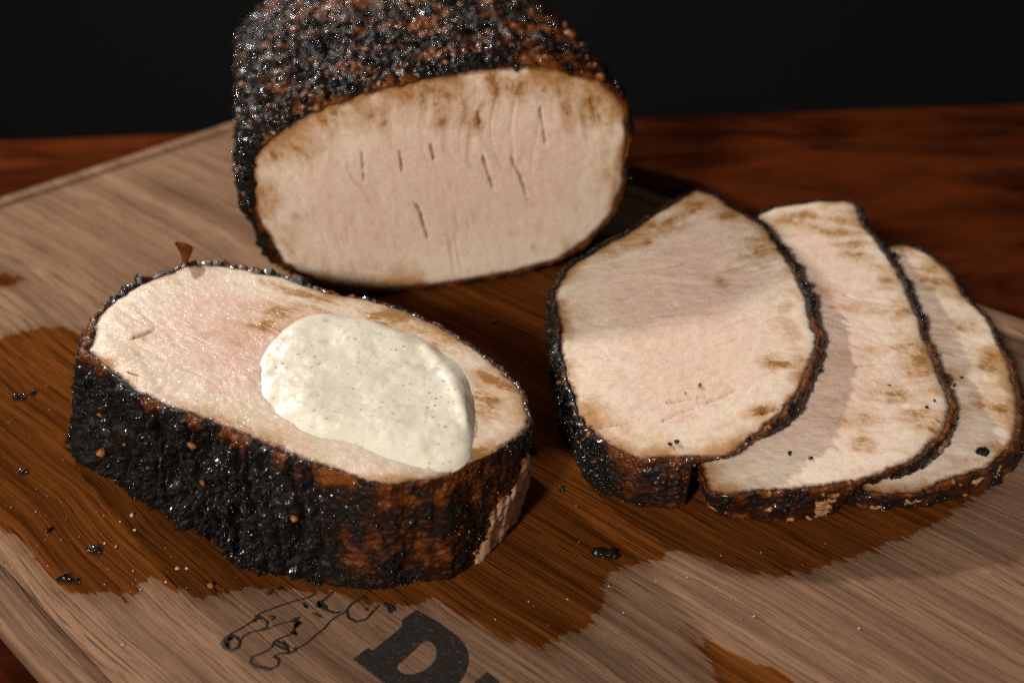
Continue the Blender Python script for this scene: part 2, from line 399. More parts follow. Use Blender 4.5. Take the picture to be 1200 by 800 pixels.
def flat_part(name, loops, lift=.0012):
    """flat print on the board: outline loops (first outer, others holes) or strokes already as quads"""
    import bmesh
    bm = bmesh.new(); es = []
    for L in loops:
        L = bl(L); v = [bm.verts.new((x*S, -y*S, lift*S)) for x, y in L]
        es += [bm.edges.new((v[i], v[(i+1) % len(v)])) for i in range(len(v))]
    bmesh.ops.triangle_fill(bm, use_beauty=True, edges=es)
    for f in bm.faces:
        if f.normal.z < 0: f.normal_flip()
    me = bpy.data.meshes.new(name); bm.to_mesh(me); bm.free(); me.materials.append(MAT['brand'])
    o = bpy.data.objects.new(name, me); C.objects.link(o); o.parent = board; return o
def zpx(x0, y0, k, pts): return [(x0 + k*x, y0 + k*y) for x, y in pts]
def ragged(px, n, amp, seed):
    P = np.asarray(px, float); seg = np.linalg.norm(np.roll(P, -1, 0)-P, axis=1); L = np.concatenate([[0], np.cumsum(seg)]); s = np.linspace(0, L[-1], n, endpoint=False)
    Q = np.vstack([P, P[:1]]); R = np.stack([np.interp(s, L, Q[:,q]) for q in (0, 1)], 1)
    nn = outward(R, 2); return R + nn*(amp*perlin(np.stack([s*.5, s*0, s*0+seed], 1))*2)[:,None]
DO = zpx(400, 690, .18333, [(75,450),(165,380),(200,395),(390,240),(385,200),(480,135),(520,160),(560,185),(610,215),(660,250),(705,282),(740,310),(770,340),(790,370),(803,400),(810,430),(811,465),(805,500),(795,530),(780,560),(750,610),(700,670),(640,715),(580,740),(520,735),(450,715),(400,690),(270,600)])
DI = zpx(400, 690, .18333, [(350,510),(358,490),(375,475),(440,418),(500,360),(522,342),(545,335),(568,340),(588,355),(602,375),(609,398),(606,430),(595,458),(570,490),(540,515),(500,535),(465,546),(430,550),(400,546),(372,535)])
o = flat_part('burnt_letter', [[on(*p) for p in ragged(DO, 260, .35, 1)], [on(*p) for p in ragged(DI, 120, .35, 5)]]); o['label'] = 'burnt black slab serif letter D'
LN = zpx(400, 690, .18333, [(852,600),(925,533),(1010,598),(985,620),(1130,730),(1060,800),(905,690),(880,625)])
flat_part('burnt_letter', [[on(*p) for p in ragged(LN, 120, .35, 9)]])
EM = [  # strokes of the animal emblem (points, half width in photo pixels)
 ([(430,55),(400,70),(340,85),(280,105),(215,130),(200,150),(180,165),(140,190),(100,210),(75,230),(62,245)], .9),
 ([(62,245),(75,262),(100,274),(130,264),(138,240),(125,225),(100,214)], 1.5), ([(70,240),(85,250),(95,262),(80,235),(105,222),(90,240)], 2.2),
 ([(138,240),(150,220),(175,205),(215,195),(240,185),(245,165),(225,150),(205,150)], .9), ([(205,152),(190,165),(200,140),(225,150)], 1.3),
 ([(215,200),(250,190),(280,175),(320,165),(345,160),(372,143)], .8), ([(340,165),(355,150),(362,175),(350,185),(375,165),(345,175)], 1.6), ([(350,185),(345,205),(360,215),(335,200)], 1.3),
 ([(350,195),(330,215),(300,225),(270,240),(262,260),(245,275),(215,290),(185,300),(175,320),(195,335),(225,340),(255,350),(285,335),(290,310),(268,300),(300,285),(330,290)], .9),
 ([(262,245),(290,262),(320,275)], 1.1), ([(300,240),(318,262),(330,288)], 1.3), ([(272,236),(300,250),(325,262)], 1.0), ([(178,322),(200,340),(240,345),(262,352)], 1.3),
 ([(330,290),(360,270),(400,245),(440,210),(465,190),(490,160),(520,140),(550,125)], .9), ([(350,262),(356,280),(345,268)], .9),
 ([(378,88),(392,100),(402,112),(386,98)], 1.0), ([(420,130),(440,140),(455,150)], .8),
 ([(500,45),(470,75),(440,98)], 1.2), ([(432,98),(455,108),(440,85),(475,112)], 1.9), ([(450,108),(480,122),(505,130),(530,128)], .9),
 ([(605,75),(572,95),(552,120),(560,150),(590,165),(630,155),(652,128),(682,98)], 1.0), ([(624,112),(636,118),(628,120)], 1.4), ([(590,78),(615,68),(640,80)], .8),
 ([(698,92),(715,108),(725,128),(735,110),(712,96)], 1.5), ([(735,110),(745,125)], 1.0),
 ([(235,55),(262,40),(300,30),(282,45)], .9), ([(242,62),(262,50)], 1.2), ([(250,140),(270,150),(262,160)], .9)]
ev, ef = [], []
for si, (st, hw) in enumerate(EM):
    P = np.array(zpx(240, 680, .3, st)); seg = np.linalg.norm(np.diff(P, axis=0), axis=1); L = np.concatenate([[0], np.cumsum(seg)]); n = max(4, int(L[-1]/1.2)); s = np.linspace(0, L[-1], n)
    Q = np.stack([np.interp(s, L, P[:,q]) for q in (0, 1)], 1); Q += .35*np.stack([perlin(np.stack([s*.4, s*0+si, s*0], 1)), perlin(np.stack([s*.4, s*0+si, s*0+9], 1))], 1)
    tg = np.gradient(Q, axis=0); tg /= np.linalg.norm(tg, axis=1)[:,None] + 1e-9; nn = np.stack([-tg[:,1], tg[:,0]], 1)
    hwv = hw*(1 + .7*perlin(np.stack([s*.6, s*0+si*3.1, s*0+4], 1)))*np.minimum(1, .35 + np.minimum(s, L[-1]-s)/3)
    b0 = len(ev)
    for c, nv_, h in zip(Q, nn, hwv):
        for sg in (-1, 1):
            x, y = bl(on(*(c + sg*nv_*h))); ev.append((x, -y, .0012 + .00004*si))
    ef += [(b0+2*i, b0+2*i+1, b0+2*i+3, b0+2*i+2) for i in range(n-1)]
e = obj('animal_emblem', ev, ef, MAT['brand'], board, smooth=False); e['label'] = 'burnt line drawing of a horned farm animal'

# ================================================================== meat builders
def attr_cracks(Q, cracks, wid):
    c = np.zeros(len(Q))
    for L, wmul in cracks:
        dd = seg_dist(Q, L); ln = L[-1]-L[0]; tt = ((Q-L[0])@ln)/(ln@ln); taper = np.clip(np.minimum(tt, 1-tt)*5 + .15, .15, 1)
        dd = np.abs(dd + .0016*fbm(np.stack([Q[:,0]*60, Q[:,1]*60, Q[:,0]*0], 1), 3, 5))
        c = np.maximum(c, (1 - sstep(.0, wid*wmul*taper, dd)) * np.clip(taper*1.5, 0, 1))
    return c
def face_part(parent, O, to3, nvec, fang, mat, rings=130, cracks=(), blobs=(), seed=0, relief=1.0, name='cut_face', extra=None, dome=0.0, split=.8):
    """O: outline in face coordinates (ccw). to3 maps face coordinates to points."""
    N = len(O); cen = O.mean(0)
    fr = 1 - (np.linspace(0, 1, rings)**.85); fr[-1] = .004
    Q = (cen + (O - cen)[None]*fr[:,None,None]).reshape(-1, 2)
    rimd = loop_dist(Q, O[::4])
    ca, sa = math.cos(fang), math.sin(fang)
    fc = np.stack([Q[:,0]*ca + Q[:,1]*sa, -Q[:,0]*sa + Q[:,1]*ca, Q[:,0]*0 + seed*3.7], 1)
    warp = .03*fbm(np.stack([fc[:,0]*5, fc[:,1]*5, fc[:,2]], 1), 2, seed); fc[:,1] += warp
    h = .0014*fbm(fc*np.array([12, 20, 1]), 2, seed+1) + .0008*fbm(fc*np.array([65, 90, 1]), 3, seed+2) + .005*fbm(fc*4, 2, seed+4)
    w1 = worley(fc*np.array([22, 50, 1]), seed+7); h += .0010*(w1-.5)
    h *= .75*relief*sstep(0, .02, rimd)
    h += dome*sstep(0, .16, rimd)
    h -= .004*np.exp(-rimd/.006)
    ck = attr_cracks(Q, cracks, .0042) if cracks else np.zeros(len(Q)); h -= .010*ck
    rdg = np.clip(1 - np.abs(perlin(np.stack([fc[:,0]*3.2, fc[:,1]*26, fc[:,2]], 1), seed+90))*9, 0, 1)*sstep(.02, .30, perlin(np.stack([fc[:,0]*5, fc[:,1]*7, fc[:,2]], 1), seed+91))
    rdg = np.maximum(rdg, .8*np.clip(1 - np.abs(perlin(np.stack([fc[:,0]*7, fc[:,1]*55, fc[:,2]], 1), seed+92))*8, 0, 1)*sstep(.05, .30, perlin(np.stack([fc[:,0]*8, fc[:,1]*9, fc[:,2]+5], 1), seed+93)))
    rdg *= split*sstep(.01, .04, rimd); h -= .0035*rdg; ck = np.maximum(ck, .40*rdg)
    br = np.zeros(len(Q)); bn = fbm(np.stack([fc[:,0]*11, fc[:,1]*30, fc[:,2]], 1), 5, seed+60, .68)
    for (bx, by, rx, ry, an, st) in blobs:
        c2, s2 = math.cos(an), math.sin(an); dx, dy = Q[:,0]-bx, Q[:,1]-by
        r = np.sqrt(((dx*c2+dy*s2)/rx)**2 + ((-dx*s2+dy*c2)/ry)**2) + .9*bn; br = np.maximum(br, min(1.3, st*1.6)*(1 - sstep(-.35, 1.6, r)))
    if extra is not None: h += extra(Q)
    P = to3(Q) + h[:,None]*np.asarray(nvec)
    fcs = grid_faces(rings, N); 
    o = obj(name, P, fcs[:, ::-1] if False else fcs, mat, parent, {'rimd': rimd, 'brown': br, 'crack': ck*.42, 'fc': fc})
    return o, P
def face_blobs(zf, L):
    """brown patches given in photo pixels (x, y, rx, ry, angle, strength) to face coordinates"""
    r = []
    for (x, y, rx, ry, an, st) in L:
        c = onplane(x, y, zf); e = onplane(x+rx, y, zf); g = onplane(x, y+ry, zf)
        r.append((c[0], c[1], abs(e[0]-c[0]), abs(g[1]-c[1]), an, st))
    return r

ICO = None
def ico():
    global ICO
    if ICO is None:
        import bmesh
        bm = bmesh.new(); bmesh.ops.create_icosphere(bm, subdivisions=1, radius=1); bm.verts.ensure_lookup_table()
        ICO = (np.array([v.co[:] for v in bm.verts]), np.array([[v.index for v in f.verts] for f in bm.faces])); bm.free()
    return ICO
def grains(parent, name, P, Nn, sizes, mat, seed, sink=.25, clampz=None, kind='stuff'):
    v, f = ico(); r = np.random.default_rng(seed); n = len(P)
    if n == 0: return None
    ax = r.normal(size=(n, 3)); ax /= np.linalg.norm(ax, axis=1)[:,None]; an = r.uniform(0, 6.28, n)
    K = np.zeros((n, 3, 3)); K[:,0,1] = -ax[:,2]; K[:,0,2] = ax[:,1]; K[:,1,0] = ax[:,2]; K[:,1,2] = -ax[:,0]; K[:,2,0] = -ax[:,1]; K[:,2,1] = ax[:,0]
    Rm = np.eye(3)[None] + np.sin(an)[:,None,None]*K + (1-np.cos(an))[:,None,None]*(K@K)
    sc = r.uniform(.55, 1.25, (n, 3))
    loc = v[None]*sc[:,None,:]*(1 + .22*r.normal(size=(n, len(v), 1)))
    loc = np.einsum('nij,nkj->nki', Rm, loc)*np.asarray(sizes)[:,None,None]
    W = loc + (P + Nn*(np.asarray(sizes)*(1-sink*2)*.5)[:,None])[:,None,:]
    W = W.reshape(-1, 3)
    if clampz is not None: W[:,2] = np.maximum(W[:,2], clampz)
    Fc = (f[None] + (np.arange(n)*len(v))[:,None,None]).reshape(-1, 3)
    o = obj(name, W, Fc, mat, parent, {'rnd': np.repeat(r.uniform(0, 1, n), len(v))})
    if kind: o['kind'] = kind
    return o

def bark(P3, amp_big, amp_mid, amp_fine, seed, stretch=(1, 1, .35)):
    """crumbly bark relief (>= 0 mostly) and a granularity value"""
    st = np.asarray(stretch)
    big = .55*fbm(P3*st*16, 3, seed) + np.clip((amp_big-.006)/.006, 0, .8)*(.28 - np.abs(perlin(P3*np.array([1, 1, st[2]*.55])*21 + .35*fbm(P3*9, 2, seed+3)[:,None], seed+2))*1.4); mid = worley(P3*np.array([1, 1, .6])*48, seed+11); mid2 = fbm(P3*70, 3, seed+5); fine = worley(P3*150, seed+21)
    fine2 = worley(P3*290, seed+31); return amp_big*big + amp_mid*(.55*(.75-mid) + .75*mid2) + amp_fine*(.7-fine) + .0022*(.7-fine2), big, mid, fine

def vert_normals(G):
    dr = np.gradient(G, axis=0); dc = np.roll(G, -1, 1) - np.roll(G, 1, 1); n = np.cross(dc, dr); return n/(np.linalg.norm(n, axis=-1)[...,None] + 1e-12)

def slice_part(name, label, rim_px, zf, under, base_px, crust_amp, char_fn, seed, fang, group=None, N=560, M=70, rings=110, blobs=(), cracks=(),
               mat='crust', bulge=.012, base_flare=.004, pale_fn=None, torn_fn=None, ridges=None, ngr=2500, gsize=.0032, extra=None, face_mat='meat', relief=1.0, amber_n=40, split=.30):
    O3 = np.array([onplane(u, v, zf) for u, v in rim_px]); O = ccw(closed_spline(O3[:,:2], N)); no = smooth_loop(outward(O, 4), 5); no /= np.linalg.norm(no, axis=1)[:,None]
    O = O + no*(.0065*fbm(np.stack([O[:,0]*13, O[:,1]*13, O[:,0]*0], 1), 2, seed) + .0030*fbm(np.stack([O[:,0]*55, O[:,1]*55, O[:,0]*0], 1), 2, seed))[:,None]
    cen = O.mean(0); ang = np.arctan2(O[:,1]-cen[1], O[:,0]-cen[0])
    root = thing(name, label, 'meat slice', (cen[0], cen[1], 0), group)
    inv = -np.array([cen[0], cen[1], 0])
    # base offset from the traced foot of the slice
    rad = (O-cen); rr0 = np.linalg.norm(rad, axis=1); rad = rad/rr0[:,None]
    off = np.full(N, base_flare)
    if base_px:
        bp = np.array([on(u, v, z)[:2] for u, v, z in base_px]) - cen; ba = np.arctan2(bp[:,1], bp[:,0]); brd = np.linalg.norm(bp, axis=1) - .006
        o_ = np.argsort(ba); ba, brd = ba[o_], brd[o_]; oa = np.argsort(ang); rrim = np.interp(ba, ang[oa], rr0[oa], period=2*math.pi)
        rel = (ang - ba[0]) % (2*math.pi); brel = (ba - ba[0]); span = brel[-1]
        ins = rel <= span; offi = np.interp(rel, brel, brd - rrim)
        gap = np.where(ins, 0, np.minimum(rel-span, 2*math.pi-rel)); wgt = np.exp(-(gap/.22)**2)
        edge = np.where(rel-span < 2*math.pi-rel, (brd-rrim)[-1], (brd-rrim)[0])
        off = np.where(ins, offi, base_flare*(1-wgt) + edge*wgt); off = smooth_loop(off[:,None], 10)[:,0]
    zt = zf(O[:,0], O[:,1]); tt = np.linspace(0, 1, M)
    bl_ = bulge*np.sin(np.pi*tt)**.8
    X = O[None] + no[None]*bl_[:,None,None] + rad[None]*(off[None]*tt[:,None])[...,None]
    XY = X.reshape(-1, 2); zu = under(XY[:,0], XY[:,1]).reshape(M, N); zb = zu[-1][None]
    Z = zt[None]*(1-tt[:,None]) + zb*tt[:,None]
    G = np.concatenate([X, Z[...,None]], -1); flat = G.reshape(-1, 3)
    # amplitude per place
    A = crust_amp(flat, np.tile(ang, M)); tm = torn_fn(flat, np.tile(ang, M), np.repeat(tt, N)) if torn_fn else np.zeros(M*N)
    d, big, mid, fine = bark(flat + np.array([0, 0, seed*3.0]), A*.9, A*.75, .0042 + A*.10, seed)
    ch = char_fn(flat, np.tile(ang, M), np.repeat(tt, N)) + .22*big + .4*(.55-mid)
    d = d + A*.45 + np.where(ch > .55, .25*A, 0)
    if ridges is not None: d = d + ridges(flat, np.tile(ang, M), np.repeat(tt, N))
    tr = np.repeat(tt, N); d = d*sstep(-.06, .06, tr)*np.where(tr > .93, 1-.5*(tr-.93)/.07, 1)
    nn3 = np.concatenate([np.tile(no, (M, 1)), np.zeros((M*N, 1))], 1)
    nn3[:,2] = .35*(1-2*tr)*(A > 0)
    d = d*(1-tm) + tm*(.008 + .0035*fbm(flat*np.array([30, 30, 40]), 3, seed+80))
    Pc = flat + nn3*d[:,None]
    Pc[:,2] += (tr < .09)*(1-tr/.09)*(.0045*fbm(flat*70, 3, seed+70) + .35*A*(ch > .6)*(.55-mid) - .001)
    Pc[:,2] = np.maximum(Pc[:,2], under(Pc[:,0], Pc[:,1]) + .0008)
    # tucked lip under the face
    lip = np.concatenate([O - no*.016, (zt - .010)[:,None]], 1)
    lip2 = np.concatenate([O - no*.001, (zt - .0035 + .002*perlin(np.stack([O[:,0]*80, O[:,1]*80, O[:,0]*0], 1), seed))[:,None]], 1)
    foot = np.concatenate([X[-1]*.9 + cen*.1, (under(*(X[-1]*.9 + cen*.1).T) + .0012)[:,None]], 1)
    Pall = np.vstack([lip, lip2, Pc, foot]); chall = np.concatenate([np.full(N, .2), np.full(N, .25), ch, np.full(N, .6)])
    pale = np.zeros(len(Pc)) if pale_fn is None else pale_fn(Pc, np.tile(ang, M), tr)
    pall = np.concatenate([np.zeros(2*N), pale, np.zeros(N)])
    GF = grid_faces(M+3, N)
    if torn_fn:
        tv = np.concatenate([np.zeros(2*N), tm, np.zeros(N)]); sel = tv[GF].mean(1) > .5; ft = GF[sel]; GF = GF[~sel]
        ids, fi = np.unique(ft, return_inverse=True); z0 = np.zeros(len(ids)); Pt = Pall[ids]; ht = Pt[:,2]
        obj('torn_edge', Pt + inv, fi.reshape(-1, 4), MAT[face_mat], root, {'rimd': z0+.20, 'brown': np.clip(1.2 - 20*np.maximum(0, tdist(Pt)-.003), 1.05, 1.2), 'crack': z0, 'fc': Pt[:,[2,0,1]]})['label'] = 'pale torn meat edge without bark'
    obj('crust', Pall + inv, GF, MAT[mat], root, {'char': chall, 'pale': pall})
    # underside
    fr = np.array([.92, .7, .45, .2, .01]); B = (cen + (X[-1]-cen)[None]*fr[:,None,None]).reshape(-1, 2)
    Pu = np.concatenate([B, (under(B[:,0], B[:,1]) + .0010)[:,None]], 1)
    z0 = np.zeros(len(Pu)); obj('underside', Pu + inv, grid_faces(5, N)[:, ::-1], MAT[face_mat], root, {'rimd': z0+.1, 'brown': z0, 'crack': z0, 'fc': Pu})
    to3 = lambda Q: np.concatenate([Q, zf(Q[:,0], Q[:,1])[:,None]], 1) + inv
    cr = [(np.array([onplane(u, v, zf)[:2] for u, v in L]), wm) for L, wm in cracks]
    o, Pf = face_part(root, O, to3, (0, 0, 1), fang, MAT[face_mat], rings, cr, face_blobs(zf, blobs), seed, relief, extra=extra, split=split)
    # loose charred granules stuck on the bark
    Gd = Pc.reshape(M, N, 3); NV = vert_normals(Gd).reshape(-1, 3); cenz = np.array([cen[0], cen[1], .05])
    NV *= np.sign(((Pc-cenz)*NV).sum(1))[:,None]
    r = np.random.default_rng(seed); clu = sstep(-.05, .30, fbm(Pc*22, 2, seed+40)); pr = np.clip(ch, .02, 1.2)**2.2*(.12 + clu)*(1-np.clip(pale*1.3 + tm, 0, .99))*np.where(tr < (.02 if ridges is not None else .10), 0.03, 1); 
    vis = (NV[:,1] < .55) | (tr < .15); pr = pr*vis
    pk = r.choice(len(Pc), ngr, p=pr/pr.sum())
    sz = gsize*r.lognormal(0, .42, ngr)
    grains(root, 'spice_granules', Pc[pk] + inv, NV[pk], sz, MAT['grains'], seed, clampz=.0006 if under(np.array([cen[0]]), np.array([cen[1]]))[0] < .02 else None)
    if amber_n:
        pk = r.choice(len(Pc), amber_n, p=vis/vis.sum()); grains(root, 'amber_granules', Pc[pk] + inv, NV[pk], .0024*r.lognormal(0, .4, amber_n), MAT['amber'], seed+1, clampz=None)
    return dict(root=root, O=O, cen=cen, zf=zf, Pc=Pc, NV=NV, inv=inv, ang=ang, Pf=Pf - inv)

def ramp_of(sl, xy, reach):
    sd = poly_sd(xy, sl['O'][::6]); return sl['zf'](xy[:,0], xy[:,1])*sstep(reach, .012, sd)
def top_of(sl, xy, pad=0.0):
    """height of a slice's face where it covers xy, else very low"""
    ins = poly_sd(xy, sl['O'][::6]) < pad
    return np.where(ins, sl['zf'](xy[:,0], xy[:,1]), -1)

# ================================================================== pork loin
LP0 = on(430, 349, 0); LN_ = np.array([.21, -.977, 0]); LN_ /= np.linalg.norm(LN_); LX = np.array([-LN_[1], LN_[0], 0]); LAX = -LN_
def onl(u, v):
    d = ray(u, v); c = np.array([0, 0, 1.]); t = (LP0-c)@LN_/(d@LN_); P = c + t*d; return np.array([(P-LP0)@LX, P[2]])
LR = [(297,240),(300,205),(307,178),(325,157),(352,140),(395,125),(440,112),(490,97),(540,87),(585,83),(625,82),(665,86),(700,96),(722,118),(733,148),(733,182),(726,220),(712,255),(692,280),(655,302),(605,318),(550,328),(490,336),(430,340),(385,334),(350,318),(325,292),(306,262)]
N = 760; O = ccw(closed_spline([onl(*p) for p in LR], N)); O[:,1] = np.maximum(O[:,1], .008 + .004*perlin(np.stack([O[:,0]*30, O[:,0]*0, O[:,0]*0], 1), 3))
no = smooth_loop(outward(O, 4), 6); no /= np.linalg.norm(no, axis=1)[:,None]; cen = O.mean(0)
O = O + no*((.0085*fbm(np.stack([O[:,0]*11, O[:,1]*11, O[:,0]*0], 1), 2, 61) + .0040*fbm(np.stack([O[:,0]*45, O[:,1]*45, O[:,0]*0], 1), 3, 62))*sstep(.0, .05, O[:,1]))[:,None]; O[:,1] = np.maximum(O[:,1], .004)
loin = thing('pork_loin', 'large uncut end of roasted pork loin with black bark behind the slices', 'roast', tuple(LP0))
inv = -LP0
to3l = lambda Q: (LP0 + Q[:,0][:,None]*LX + Q[:,1][:,None]*np.array([0, 0, 1.])) + inv
lcr = [([(504,168),(507,178),(509,190)], 1.1), ([(485,236),(492,246),(496,262),(503,284)], .8), ([(565,181),(570,195),(573,206),(580,226)], 1.0), ([(598,180),(604,196),(610,206),(620,238)], .8), ([(633,124),(637,150),(641,174)], .8), ([(424,175),(427,215)], .45), ([(468,176),(472,204)], .6), ([(560,130),(563,148)], .8), ([(690,115),(705,140),(715,150)], .9)]
lcr = [(np.array([onl(*p) for p in L]), wm) for L, wm in lcr]
lb = []
for (x, y, rx, ry, st) in [(330,175,45,20,.7),(410,135,70,20,.85),(510,115,90,24,.9),(600,100,60,20,.95),(640,100,50,22,1.),(690,120,40,26,.8),(515,138,40,14,.6),(325,185,18,14,1.),(560,148,10,12,.7),(310,235,14,30,.6),(340,275,14,18,.5),(600,275,8,6,.9),(425,312,8,5,1.0),(440,313,5,4,.9),(625,290,4,5,1.0),(345,255,12,5,.5)]:
    c = onl(x, y); lb.append((c[0], c[1], rx*.00147, ry*.00157, 0, st))
face_part(loin, O, to3l, LN_, math.radians(99), MAT['meat_loin'], 150, lcr, lb, 31, .6, split=.7)
M = 280; ll = .74*np.linspace(0, 1, M)**1.15; ll = np.concatenate([ll, np.array([.77, .80, .83, .86, .885, .905, .92, .93, .935])]); M2 = len(ll)
scl = np.concatenate([np.ones(M), np.array([.995, .98, .955, .91, .84, .73, .55, .3, .03])])
flare = .007*sstep(0, .05, ll)*(1 - sstep(.7, .85, ll))
anl = np.arctan2(O[:,1]-cen[1], O[:,0]-cen[0])
left = np.clip(-no[:,0], 0, 1)
Q = cen + (O-cen)[None]*scl[:,None,None] + no[None]*(flare[:,None]*(1+.6*left[None]))[...,None]
flat = (LP0 + Q[...,0][...,None]*LX + Q[...,1][...,None]*np.array([0, 0, 1.]) + ll[:,None,None]*LAX).reshape(-1, 3)
A = .0135 + .007*np.tile(left, M2)
loc = np.stack([Q[...,0].ravel(), Q[...,1].ravel(), np.repeat(ll, N)], 1)
d, big, mid, fine = bark(loc, A*.75, A*.72, .0065, 50, (1, 1, .8))
streak = fbm(loc*np.array([13, 16, 20]), 4, 77, .6)
ch = .26 + .45*np.tile(left, M2) + 1.15*streak + .35*(.55-mid) + .25*big
tr = np.repeat(ll, N); d = (d + A*.35 + .003)*sstep(-.010, .010, tr)
n3 = (no[:,0][:,None]*LX + no[:,1][:,None]*np.array([0, 0, 1.])); n3 = np.tile(n3, (M2, 1))
Pc = flat + n3*d[:,None]; Pc[:,2] = np.maximum(Pc[:,2], .001)
lip = LP0 + (O - no*.018)[:,0][:,None]*LX + np.maximum((O - no*.018)[:,1], .004)[:,None]*np.array([0, 0, 1.]) + LAX*.012
lip2 = LP0 + O[:,0][:,None]*LX + O[:,1][:,None]*np.array([0, 0, 1.]) + LAX*.004
obj('crust', np.vstack([lip, lip2, Pc]) + inv, grid_faces(M2+2, N), MAT['bark'], loin, {'char': np.concatenate([np.full(N, .15), np.full(N, -.05), ch + .10*sstep(.03, 0, tr) - .35*sstep(.012, 0, tr)]), 'pale': np.zeros(len(Pc)+2*N)})
NV = vert_normals(Pc.reshape(M2, N, 3)).reshape(-1, 3); cc = LP0 + LX*cen[0] + np.array([0, 0, cen[1]]); NV *= np.sign((n3*NV).sum(1))[:,None]
r = np.random.default_rng(5); ok = (tr > .001) & (tr < .74) & (Pc[:,2] > .03) & ((n3[:,2] > -.2)); pr = ok*np.clip(ch, .15, 1.2); pk = r.choice(len(Pc), 2600, p=pr/pr.sum())
grains(loin, 'spice_granules', Pc[pk] + inv, NV[pk], .0032*r.lognormal(0, .5, 2600), MAT['grains'], 8)
pk = r.choice(len(Pc), 420, p=ok/ok.sum()); grains(loin, 'amber_granules', Pc[pk] + inv, NV[pk], .0034*r.lognormal(0, .4, 420), MAT['amber'], 9)

# ================================================================== thick slice with sauce
FZ = .192
zf0 = lambda x, y: FZ - .035*(x + .28) + 0*y
RIM0 = [(107,403),(112,375),(130,354),(161,335),(200,318),(228,309),(277,312),(326,323),(361,335),(396,344),(440,352),(480,366),(520,386),(560,410),(595,440),(615,466),(620,488),(613,506),(589,521),(554,538),(528,556),(490,563),(451,565),(416,556),(373,542),(336,530),(284,506),(235,487),(193,471),(161,459),(137,437),(116,418)]
BASE0 = [(88,528,0),(117,553,0),(146,568,0),(184,597,0),(221,617,0),(261,643,0),(300,668,0),(356,684,0),(405,691,0),(431,694,0),(465,688,0),(500,683,0),(538,677,0),(556,662,0),(575,643,0),(597,615,0),(613,589,0),(619,566,0)]
def img_x(P): return pix(P)[0]
def amp0(P, an):
    x = img_x(P); return .0085*(1 - sstep(300, 420, x)) + .0040
def char0(P, an, t):
    x = img_x(P); front = P[:,1] < 1.33
    c = np.where(x < 380, .95 - .25*sstep(300, 400, x), .36) + (x > 340)*(.55*fbm(P*15, 3, 9) + .5*fbm(P*50, 2, 19))
    gap = fbm(np.stack([x*.03, t*0, t*0+3], 1), 2, 5)
    return c - 1.25*np.clip(1 - t/.16, 0, 1)**.6*sstep(-.10, .06, gap)*(x < 420) - .15*(x > 400)*sstep(.3, 0, t)
slices = 'slices cut from the loin'
LOWX = np.array([(532,700),(537,679),(548,656),(560,636),(568,616),(576,600),(590,578),(602,562),(607,540),(612,528)], float)[::-1]
def tdist(P):
    x, y, _ = pix(P); return (x - np.interp(y, LOWX[:,1], LOWX[:,0]))*.0011
def ridges0(P, an, t):
    x, y, _ = pix(P); w_ = fbm(np.stack([an*5, t*1.6, t*0], 1), 3, 44)
    ph = an*26 + 2.6*w_; r_ = 1 - np.abs(np.sin(ph))**.7                      # narrow furrows between rounded ridges
    return -.028*r_*(.5 + .9*np.clip(perlin(np.stack([an*9, t*2.2, t*0+3], 1), 45) + .3, 0, 1))*sstep(410, 330, x)*sstep(0, .12, t) + .004*sstep(410, 330, x)
def torn0(P, an, t):
    x, y, _ = pix(P); n_ = 7*fbm(P*30, 3, 14)
    return sstep(-7, 7, x + n_ - np.interp(y, LOWX[:,1], LOWX[:,0]))*sstep(526, 540, y)*((an > -1.35) & (an < .75))*sstep(.2, .32, t)
def lift0(Q):   # torn, slightly raised fibres along the back rim
    return 0*Q[:,0]
s0 = slice_part('pork_slice', 'thick black-barked pork slice lying flat with white sauce on top', RIM0, zf0, lambda x, y: 0*x + .0006, BASE0, amp0, char0, 1, math.radians(-35), slices,
    N=1000, M=120, rings=140, bulge=.002, torn_fn=torn0, ridges=ridges0, face_mat='meat_clean', split=.25, ngr=6500, gsize=.0014, amber_n=16,
    blobs=[(385,348,70,10,-.3,.95),(330,372,45,24,.2,.75),(290,395,30,16,.2,.4),(470,372,60,12,-.4,.9),(540,400,50,14,-.5,1.),(585,445,35,18,-.6,.95),(575,470,28,22,-.6,.75),(600,480,16,20,0,.3),(125,425,22,14,0,.7),(150,445,20,8,0,.5),(275,492,14,6,0,.7),(560,530,30,10,.3,.8),(450,560,40,5,0,.6),(165,395,14,6,.3,.5)],
    cracks=[([(155,398),(170,392),(182,385)], 1.2), ([(150,435),(165,440)], .7)])
# ---- crisp flake standing on the back rim
fl = [on(u, v, FZ) for u, v in [(208,312),(216,304),(222,306),(229,309)]]
rows = []; base = on(219, 309, FZ); rt = RI*1.0
for k, (hh, wl, wr, fw) in enumerate([(-.004, -.012, .004, 0), (.004, -.007, .003, .001), (.010, -.007, .006, .002), (.017, -.009, .011, .002), (.024, -.009, .015, .000), (.030, -.009, .015, -.003), (.035, -.010, .012, -.006), (.039, -.010, .006, -.010), (.042, -.008, .000, -.013), (.043, -.006, -.003, -.015)]):
    n_ = 12
    for a_ in range(n_):
        t_ = 2*math.pi*a_/n_; c_ = (wl+wr)/2; hw_ = (wr-wl)/2
        p_ = base + rt*(c_ + hw_*math.cos(t_)) + np.array([0, .0045*math.sin(t_) + fw, hh*1.05]); rows.append(p_)
rows = np.array(rows); rows += .0018*np.stack([perlin(rows*90+q*7) for q in range(3)], 1)
z0 = np.zeros(len(rows)); o = obj('crisp_flake', rows + s0['inv'], grid_faces(10, 12), MAT['glaze'], s0['root'], {'char': z0-.35, 'pale': z0}); o['label'] = 'curled amber crisp sticking up from the rim'
